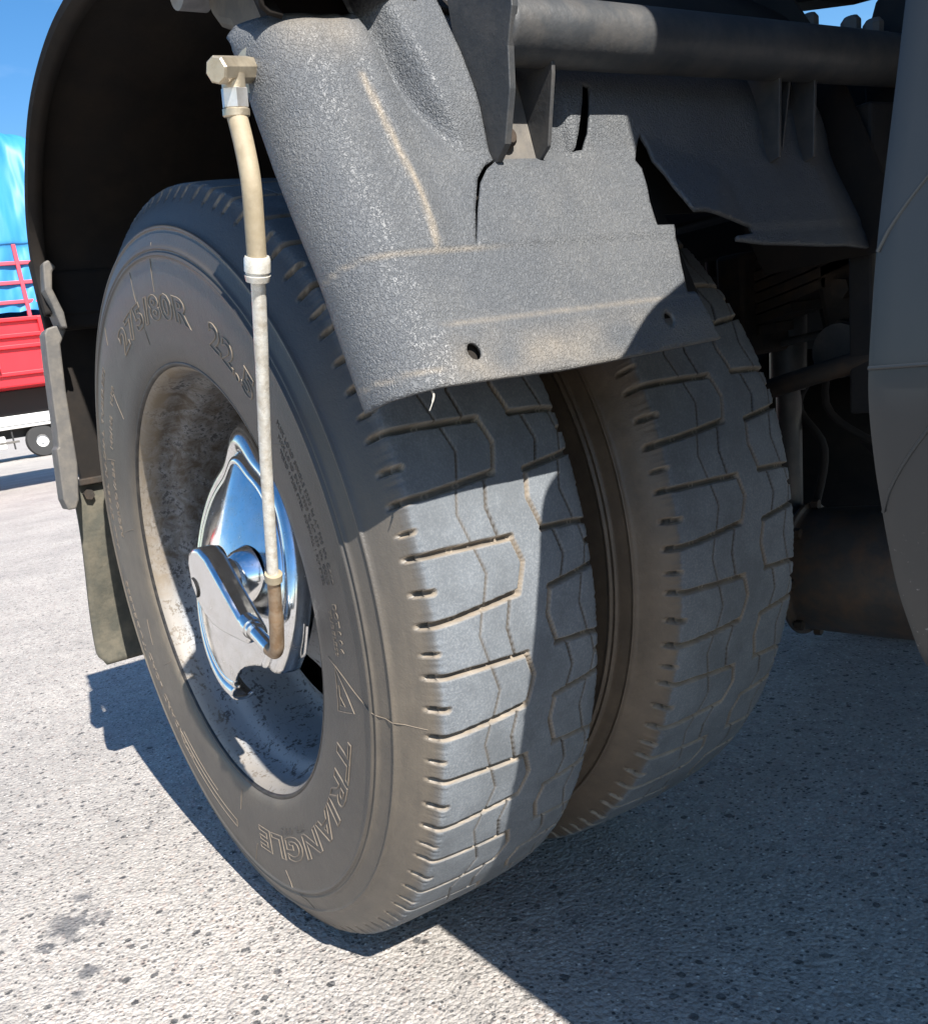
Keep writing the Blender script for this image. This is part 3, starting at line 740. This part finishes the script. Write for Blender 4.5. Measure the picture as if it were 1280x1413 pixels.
mk('bite_blocker', *prismg([(X0(.76) - .035, .76), (X0(.76) - .031, .76), (X0(.93) - .031, .93), (X0(.93) - .035, .93)], 1, .275, .352), FDARK, truck, False)  # added dark plate, blocks sun through the torn bite
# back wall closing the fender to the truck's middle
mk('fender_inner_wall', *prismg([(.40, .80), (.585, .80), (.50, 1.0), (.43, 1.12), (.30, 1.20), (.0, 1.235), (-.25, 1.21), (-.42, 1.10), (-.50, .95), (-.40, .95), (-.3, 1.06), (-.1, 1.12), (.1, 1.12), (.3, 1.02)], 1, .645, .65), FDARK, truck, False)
mk('loose_thread', *tubeg(spline([(.572, -.004, .7325), (.576, -.004, .727), (.577, -.007, .721), (.575, -.009, .7155)], 5), [.0009] * 10 + [.0005] * 6, 6), HOSE2, fender)
# hanging lump of the top bracket at the arch mouth
lump = [(.086, 1.205), (.088, 1.185), (.098, 1.165), (.112, 1.150), (.128, 1.142), (.142, 1.136), (.156, 1.118), (.175, 1.085), (.25, 1.08), (.30, 1.14), (.27, 1.20)]
bevel(mk('fender_bracket', *prismg(lump, 1, .09, .16), FGREY, truck, False), .012, 3)
mk('bracket_end', *tubeg([(.088, .060, 1.2), (.088, .095, 1.2)], .024, 28), simple('scuffed_alloy', (.45, .45, .46), .5, .6, .3, 90, bmp=.0005, bscale=200), truck)
# rear flanges of the fender and rear closing sheet
up_poly = [(-.014, 1.012), (-.024, 1.008), (-.031, .966), (-.024, .940), (-.022, .925), (-.018, .905), (-.008, .903), (-.008, .929), (-.018, .967), (-.012, .993), (-.004, 1.000)]
bevel(mk('fender_flange', *prismg(up_poly, 0, -.500, -.45), FGREY, truck, False), .003)
box('rear_box', (-.52, -.49, -.010, .64, .905, 1.000), FDARK, truck, .006)
lo_poly = [(-.025, .911), (-.038, .908), (-.043, .900), (-.049, .854), (-.061, .735), (-.0635, .715), (-.068, .712), (-.077, .626), (-.073, .607), (-.059, .607), (-.051, .621), (-.039, .682), (-.030, .804), (-.021, .881), (-.006, .903), (-.012, .911)]
bevel(mk('fender_flange', *prismg(lo_poly, 0, -.515, -.47), FGREY, truck, False), .003)
box('rear_sheet', (-.575, -.555, -.02, .64, .585, 1.03), FDARK, truck, .004)
box('rear_crossbar', (-.56, -.512, -.012, .64, .995, 1.012), BLACK, truck, .003)
box('flap_clamp', (-.550, -.532, -.030, .64, .640, .652), RUST, truck, .002)
for yb in (-.016, .2, .42): mk('bolt', *tubeg([(-.555, yb, .622), (-.536, yb, .622)], [.011, .010], 6), RUST, truck, False)
# mud flap
def flap():
    ys = np.linspace(-.042, .62, 60); zs = np.linspace(.285, .645, 40); V, F = [], []
    for y in ys:
        for z in zs:
            zz = z; yy = y
            k = sst(.62, .30, z)
            if y < -.03: yy = y - .006 * k + (.014 * sst(.31, .285, z)) + .008 * sst(.60, .64, z)
            V.append((-.556 - .065 * k + .006 * math.sin(y * 9 + z * 5) * k, yy + (-.008 * k if y < 0 else 0), zz))
    n = len(zs); F = [(i * n + j, (i + 1) * n + j, (i + 1) * n + j + 1, i * n + j + 1) for i in range(len(ys) - 1) for j in range(n - 1)]
    o = mk('mud_flap', V, F, FLAPM, truck, True, 'muddy olive rubber mud flap behind the wheel')
    md = o.modifiers.new('solid', 'SOLIDIFY'); md.thickness = .008
flap()
# support tube with end plate and brackets
tube = mk('support_tube', *tubeg([(.523, .139, 1.0035), (.523, .141, 1.0035), (.523, .145, 1.0035), (.523, .80, 1.0035)], [.0225, .025, .0262, .0258], 40), STEEL, truck, label='dark steel tube across the fender')
endp = [(.465, 1.10), (.552, 1.10), (.550, 1.01), (.541, .985), (.538, .955), (.5255, .917), (.512, .906), (.500, .907), (.478, .95)]
bevel(mk('end_plate', *prismg(endp, 1, .136, .143), STEEL, tube, False), .001)
fin = [(.470, .99), (.5335, .99), (.5315, .97), (.5185, .917), (.507, .909), (.49, .911)]
bevel(mk('bracket_fin', *prismg(fin, 1, .190, .194), STEEL, tube, False), .0008)
bevel(mk('bracket_back', *prismg([(.488, .907), (.503, .910), (.484, .99), (.474, .99)], 1, .143, .190), FGREY, tube, False), .0008)
mk('bolt', *tubeg([(.496, .158, .926), (.506, .158, .928), (.509, .158, .9285)], [.0085, .0085, .006], 14), RUST, tube)
for yf in (.503, .562):
    bevel(mk('bracket_fin', *prismg([(.47, .99), (.528, .99), (.524, .905), (.50, .899), (.48, .905)], 1, yf, yf + .004), STEEL, tube, False), .0008)
bevel(mk('bracket_back', *prismg([(.507, .985), (.562, .985), (.562, .902), (.507, .906)], 0, .495, .500), STEEL, tube, False), .001)
bevel(mk('bracket_fin', *prismg([(.47, .985), (.520, .985), (.506, .906), (.49, .906)], 1, .532, .5345), STEEL, tube, False), .0006)

# ------------------------------------------------------------------ fuel tank beside the wheel
tp = [(.60, 1.175), (.42, 1.165), (.365, 1.145), (.285, 1.105), (.212, 1.065), (.162, 1.02), (.122, .98), (.098, .90), (.086, .85), (.070, .78), (.063, .735), (.060, .700), (.064, .668), (.072, .635), (.086, .590), (.100, .560), (.118, .530), (.145, .505), (.19, .488), (.26, .478), (.60, .478)]
tps = [(p.x, p.y) for p in spline([(a, b, 0) for a, b in tp], 6)]
def tank():
    V, F = [], []; xs = [.882, .880, .8795, .8800, .884, .892, .90, 1.0, 1.2, 1.5, 1.9, 2.3, 2.6]; ins = [.05, .012, .004, .0012, 0, 0, 0, 0, 0, 0, 0, 0, 0]
    cy, cz = .36, .77; n = len(tps)
    for x, i_ in zip(xs, ins):
        for y, z in tps:
            d = Vector((cy - y, cz - z)); L = d.length; d = d / L
            V.append((x, y + d.x * i_, z + d.y * i_))
    for i in range(len(xs) - 1):
        for j in range(n - 1): F.append((i * n + j, i * n + j + 1, (i + 1) * n + j + 1, (i + 1) * n + j))
        F.append((i * n + n - 1, i * n, (i + 1) * n, (i + 1) * n + n - 1))
    F.append(tuple(range(n))[::-1]); F.append(tuple((len(xs) - 1) * n + k for k in range(n)))
    o = mk('fuel_tank', V, F, TANK, truck, True, 'dark grey rounded tank close to the camera', sharp=50)
    # weld seam and two long creases
    def on_t(z, e=.0006):
        zz = [p[1] for p in tps][::-1]; yy = [p[0] for p in tps][::-1]
        return float(np.interp(z, zz, yy)) - e
    sm = [(x, on_t(.712 - (x - .88) * .02), .712 - (x - .88) * .02) for x in np.linspace(.881, 1.3, 20)]
    mk('weld_seam', *tubeg(sm, .0011, 8), TANK, o)
    for za, zb, w in ((.768, .835, .0010), (.632, .712, .0009)):
        cr = [(x, on_t(za + (zb - za) * ((x - .881) / .06) ** .75, .0001), za + (zb - za) * ((x - .881) / .06) ** .75) for x in np.linspace(.8812, .941, 14)]
        mk('crease', *tubeg(cr, w, 8), TANK, o)
tank()
bevel(mk('side_body', *prismg([(.435, 1.165), (.40, 1.19), (.370, 1.24), (.280, 1.33), (.25, 1.42), (.22, 1.9), (2.2, 1.9), (2.2, 1.165)], 0, .92, 2.9), STEEL, truck, False, 'dark body side above the tank'), .01, 3)

# ------------------------------------------------------------------ running gear in the dark behind
box('chassis_rail', (-3.2, 2.9, .78, .86, .90, 1.05), BLACK, truck, .006)
box('chassis_rail', (-3.2, 2.9, 1.52, 1.60, .93, 1.10), BLACK, truck, .006)
box('cross_member', (.28, .40, .84, 1.54, .95, 1.05), BLACK, truck, .006)
ls = empty('leaf_spring'); ls.parent = truck
for k in range(9):
    L = .62 - k * .05; z = .80 - k * .0145
    pts = [(x, z + .10 * (x / .62) ** 2) for x in np.linspace(-L, L, 14)]
    poly = pts + [(x, zz - .012) for x, zz in pts[::-1]]
    lf = mk('leaf', *prismg(poly, 1, .74, .82), RUST, ls, False)
box('spring_clamp', (.27, .315, .715, .845, .70, .84), RUST, truck, .006)
hang = [(.40, .905), (.46, .905), (.50, .80), (.50, .72), (.46, .685), (.42, .70), (.405, .78)]
bevel(mk('spring_hanger', *prismg(hang, 1, .74, .80), RUST, truck, False), .01, 2)
for yb in (.76, .80):
    mk('u_bolt', *tubeg([(.23, yb, .62), (.23, yb, .84)], .009, 12), RUST, truck)
mk('shock_absorber', *tubeg([(.30, .84, .86), (.30, .83, .64), (.301, .83, .639), (.305, .82, .45)], [.026, .026, .018, .018], 20), STEEL, truck)
mk('torque_rod', *tubeg(spline([(.05, .56, .60), (.22, .64, .618), (.40, .66, .66), (.60, .68, .70)], 5), .013, 12), RUST, truck)
mk('brake_line', *tubeg(spline([(.33, .85, .80), (.36, .84, .70), (.31, .84, .62), (.35, .84, .55), (.33, .84, .45)], 6), .006, 10), BLACK, truck)
mk('brake_line', *tubeg(spline([(.36, .83, .82), (.40, .80, .74), (.38, .80, .62), (.44, .82, .56)], 6), .005, 10), BLACK, truck)
ad = mk('air_drum', *latheg(smoothprof([(.715, .0), (.715, .03), (.718, .05), (.722, .070), (.735, .084), (.742, .090), (.746, .100), (.752, .100), (.756, .092), (.78, .093), (.90, .095), (1.0, .092), (1.03, .07), (1.035, 0)], 3), 64), simple('rust_streaked_drum', (.055, .05, .046), .6, .2, .5, 16, dust=(.13, .075, .04), dustamt=.7, bmp=.001, bscale=60), truck, label='rusty round drum under the axle')
ad.rotation_euler = (0, 0, -R(78)); ad.location = (-.39, .651, .375)
for k in range(8):
    a = k * PI / 4
    mk('bolt', *tubeg([(.085 * math.cos(a) if 0 else .098 * math.cos(a), .756, .098 * math.sin(a)), (.098 * math.cos(a), .766, .098 * math.sin(a))], .008, 6), RUST, ad, False)
mk('axle_housing', *tubeg([(0, .62, HZ), (0, .95, HZ), (0, 1.0, HZ), (0, 1.2, HZ), (0, 1.38, HZ), (0, 1.42, HZ), (0, 1.75, HZ)], [.075, .08, .14, .20, .14, .08, .075], 24), BLACK, truck)
mk('differential', *tubeg([(-.05, 1.2, HZ), (.10, 1.2, HZ), (.25, 1.2, HZ + .01), (.36, 1.2, HZ + .02)], [.19, .18, .12, .07], 24), BLACK, truck)
bx_ = smoothprof([(.70, .0), (.70, .06), (.71, .17), (.72, .20), (.76, .215), (.82, .215)], 3)
mk('brake_drum', *latheg(bx_, 64), RUST, truck).location = (0, -.06, HZ)
for k, yy in enumerate((1.53, 1.86)):
    pr = smoothprof([(.02, .30), (-.01, .34), (-.022, .40), (.0, .46), (.02, .495), (.06, .503), (.14, .503), (.18, .495), (.2, .46), (.222, .40), (.21, .34), (.18, .30)], 3)
    o = mk('tyre', *latheg(pr, 96), BLACK, truck, label='far side tyre lost in shadow'); o.location = (0, yy, HZ)
    o2 = mk('rim_disc', *latheg([(.03, .305), (.06, .25), (.08, .1), (.08, 0)], 48), BLACK, truck); o2.location = (0, yy, HZ)
fw = [(.45, .76), (.585, .76), (.50, 1.0), (.43, 1.10), (.30, 1.18), (.0, 1.22), (-.25, 1.20), (-.42, 1.08), (-.50, .6), (-.46, .6), (-.38, 1.0), (-.2, 1.12), (.1, 1.13), (.32, 1.04)]
mk('far_fender', *prismg(fw, 1, 1.45, 2.15), FDARK, truck, False)
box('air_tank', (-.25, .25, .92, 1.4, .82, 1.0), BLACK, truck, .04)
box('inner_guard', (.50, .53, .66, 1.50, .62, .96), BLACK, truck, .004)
for k, pth in enumerate(([(.50, .72, .88), (.52, .74, .78), (.47, .76, .70), (.50, .78, .60), (.46, .80, .50)], [(.42, .70, .90), (.36, .72, .84), (.30, .76, .82), (.20, .78, .80)],
        [(.55, .70, .76), (.48, .74, .73), (.42, .78, .72), (.30, .80, .71)], [(.40, .86, .56), (.46, .84, .52), (.52, .82, .54), (.56, .80, .60)])):
    mk('air_line', *tubeg(spline(pth, 6), .0055 + .001 * (k % 2), 10), (BLACK, RUST, STEEL, BLACK)[k], truck)
mk('shackle_tube', *tubeg([(.46, .70, .695), (.46, .90, .695)], .034, 20), STEEL, truck)
for k in range(3): mk('spring_bolt', *tubeg([(.455, .715, .72 + k * .05), (.455, .738, .72 + k * .05)], .013, 6), RUST, truck, False)
bevel(box('brake_chamber', (.12, .30, .60, .72, .66, .76), BLACK, truck, 0), .03, 3)
# load bed over the wheels
bevel(mk('bed_beam', *prismg([(.47, 1.090), (.44, 1.0945), (.375, 1.112), (.30, 1.145), (.2, 1.20), (.0, 1.25), (.0, 1.75), (.47, 1.75)], 1, .70, .78), BLACK, truck, False), .003)
box('bed_floor', (-.2, .95, .56, 2.2, 1.75, 1.80), BLACK, truck, .004)
bevel(mk('hanger_plate', *prismg([(.478, .95), (.474, 1.03), (.49, 1.075), (.53, 1.11), (.62, 1.12), (.62, .95)], 1, .735, .745), BLACK, truck, False), .004)
for x, y, z in ((.483, .70, 1.030), (.509, .70, 1.018), (.425, .71, 1.055)):
    mk('bolt', *tubeg([(x, y, z), (x, y, z + .014), (x, y, z + .0141), (x, y, z + .026), (x, y, z + .031)], [.016, .016, .011, .011, .007], 10), FGREY, truck, False)

# ------------------------------------------------------------------ lorries in the background
def red_truck():
    t = tag(empty('stake_truck', (-12, 1.0, 0)), 'red stake-bed lorry loaded high under a bright blue tarpaulin, nearest behind at left', 'truck')
    def at(o): o.location = (0, 0, 0); return o
    X = 0.0
    y0, y1 = -3.4, 2.2
    b_ = box('cargo_side', (X - 2.4, X, y0, y1, 1.38, 2.24), RED, t, .02)
    for z in (1.52, 1.86, 2.0, 2.2): box('side_rail', (X + .001, X + .05, y0, y1 - .01, z, z + .05), RED, b_, .008)
    for y in np.arange(y0 + .4, y1, .9): box('side_post', (X + .001, X + .06, y, y + .06, 1.38, 2.24), RED, b_, .008)
    # stake rails above
    for z in (2.42, 2.66, 2.90): box('stake_rail', (X - .02, X + .02, y0, y1 - .03, z, z + .045), PINK, t, .006)
    for y in np.arange(y0 + .3, y1, .75): box('stake', (X - .03, X + .03, y, y + .05, 2.24, 3.15), PINK, t, .006)
    # ladder
    lad = empty('ladder'); lad.parent = t
    for y in (.52, .86): mk('ladder_rail', *tubeg([(X + .12, y, 1.62), (X + .12, y, 3.16)], .022, 8), PINK, lad)
    for z in np.arange(1.75, 3.1, .24): mk('rung', *tubeg([(X + .12, .52, z), (X + .12, .86, z)], .016, 8), PINK, lad)
    # tarpaulin
    V, F = [], []; prof = [(.0, 2.30), (-.01, 2.7), (.02, 3.1), (.06, 3.2), (.08, 3.6), (.03, 4.15), (-.10, 4.45), (-.45, 4.62), (-1.2, 4.70), (-2.1, 4.62), (-2.45, 4.2), (-2.5, 3.2), (-2.4, 2.3)]
    pr = spline([(a, 0, b) for a, b in prof], 6); ys = np.linspace(y0, y1, 90); n = len(pr)
    for y in ys:
        e = sst(y1 + .02, y1 - .35, y)
        for p in pr:
            w = mnoise.noise(Vector((y * 1.4, p.z * .6, 1))) * .10 + abs(mnoise.noise(Vector((y * 3.2 - p.z * 1.9, p.z * .25, 4)))) * .16
            sc = .90 + .10 * e ** .5
            V.append((-1.2 + (p.x + 1.2 + w - .08) * sc, y, 2.3 + (p.z - 2.3) * (.90 + .10 * e ** .5) + w * .3))
    F = [(i * n + j, i * n + j + 1, (i + 1) * n + j + 1, (i + 1) * n + j) for i in range(len(ys) - 1) for j in range(n - 1)]
    F.append(tuple((len(ys) - 1) * n + k for k in range(n)))
    mk('tarpaulin', V, F, TARP, t)
    box('underframe', (X - 1.7, X - .8, y0, y1 - .2, 1.05, 1.38), DTYRE, t, .02)
    for y in (-2.6, -1.4):
        for x in (-.3, -1.9):
            w = mk('wheel', *latheg(smoothprof([(-.13, .25), (-.14, .42), (-.11, .5), (.11, .5), (.14, .42), (.13, .25)], 2), 32), DTYRE, t)
            w.rotation_euler = (0, 0, R(90)); w.location = (x, y, .5)
    box('cab', (X - 2.3, X - .05, y0 - 2.3, y0 - .3, .7, 3.0), WHITE, t, .15)
red_truck()
def white_truck():
    t = tag(empty('box_truck', (-30, 4, 0)), 'white lorry parked far behind the red one, only its low body and wheels showing', 'truck')
    b_ = box('cargo_box', (-2.5, 0, -14, 4.2, .98, 3.4), WHITE, t, .04)
    for z in (1.1, 1.9, 2.7): box('trim_rail', (.002, .05, -14, 4.15, z, z + .06), WHITE, b_, .01)
    box('underframe', (-1.8, -.5, -13, 3.9, .7, .98), DTYRE, t, .02)
    for y in (3.0, 1.8, -3.2, -9, -10.2):
        w = mk('wheel', *latheg(smoothprof([(-.13, .2), (-.14, .42), (-.11, .5), (.11, .5), (.14, .42), (.13, .2)], 2), 32), DTYRE, t); w.rotation_euler = (0, 0, R(90)); w.location = (-.2, y, .5)
        h = mk('wheel_hub', *latheg([(-.06, .27), (-.05, .1), (-.10, .08), (-.10, 0)], 24), WHITE, w)
    for y in (.1, .9, -.6): box('side_guard', (-.15, -.1, y, y + .05, .35, .98), DTYRE, t, .01)
    box('guard_rail', (-.16, -.09, -1.2, 1.1, .55, .62), FGREY, t, .01); box('tool_box', (-.7, -.1, -.5, .7, .4, .8), WHITE, t, .04)
white_truck()
def barrier():
    t = tag(empty('barrier', (-27, 6.35, 0)), 'orange barrier post standing at the end of the far white lorry', 'barrier')
    mk('post', *prismg([(-.16, 0), (.16, 0), (.13, .95), (.06, 1.02), (-.06, 1.02), (-.13, .95)], 1, -.1, .1), ORANGE, t, False)
    box('foot', (-.3, .3, -.25, .25, 0, .06), ORANGE, t, .01)
    mk('hole_ring', *latheg([(-.105, .08), (-.115, .1), (-.105, .12)], 24), DTYRE, t).location = (0, 0, .55)
barrier()
# the low far line of ground beyond the yard
def hills():
    V, F = [], []; N = 160
    for k in range(N):
        a = 2 * PI * k / N; r = 520
        h = 5 + 4 * abs(mnoise.noise(Vector((math.cos(a) * 3, math.sin(a) * 3, 0)))) + 1.5 * mnoise.noise(Vector((math.cos(a) * 17, math.sin(a) * 17, 2)))
        V += [(r * math.cos(a), r * math.sin(a), -1), ((r + 15) * math.cos(a), (r + 15) * math.sin(a), h), ((r + 50) * math.cos(a), (r + 50) * math.sin(a), h * .6)]
    for k in range(N):
        j = (k + 1) % N
        for q in (0, 1): F.append((k * 3 + q, j * 3 + q, j * 3 + q + 1, k * 3 + q + 1))
    tag(mk('hills', V, F, simple('distant_scrub', (.10, .115, .08), .95, 0, .4, .05)), 'low far scrubland on the horizon', kind='structure')
hills()
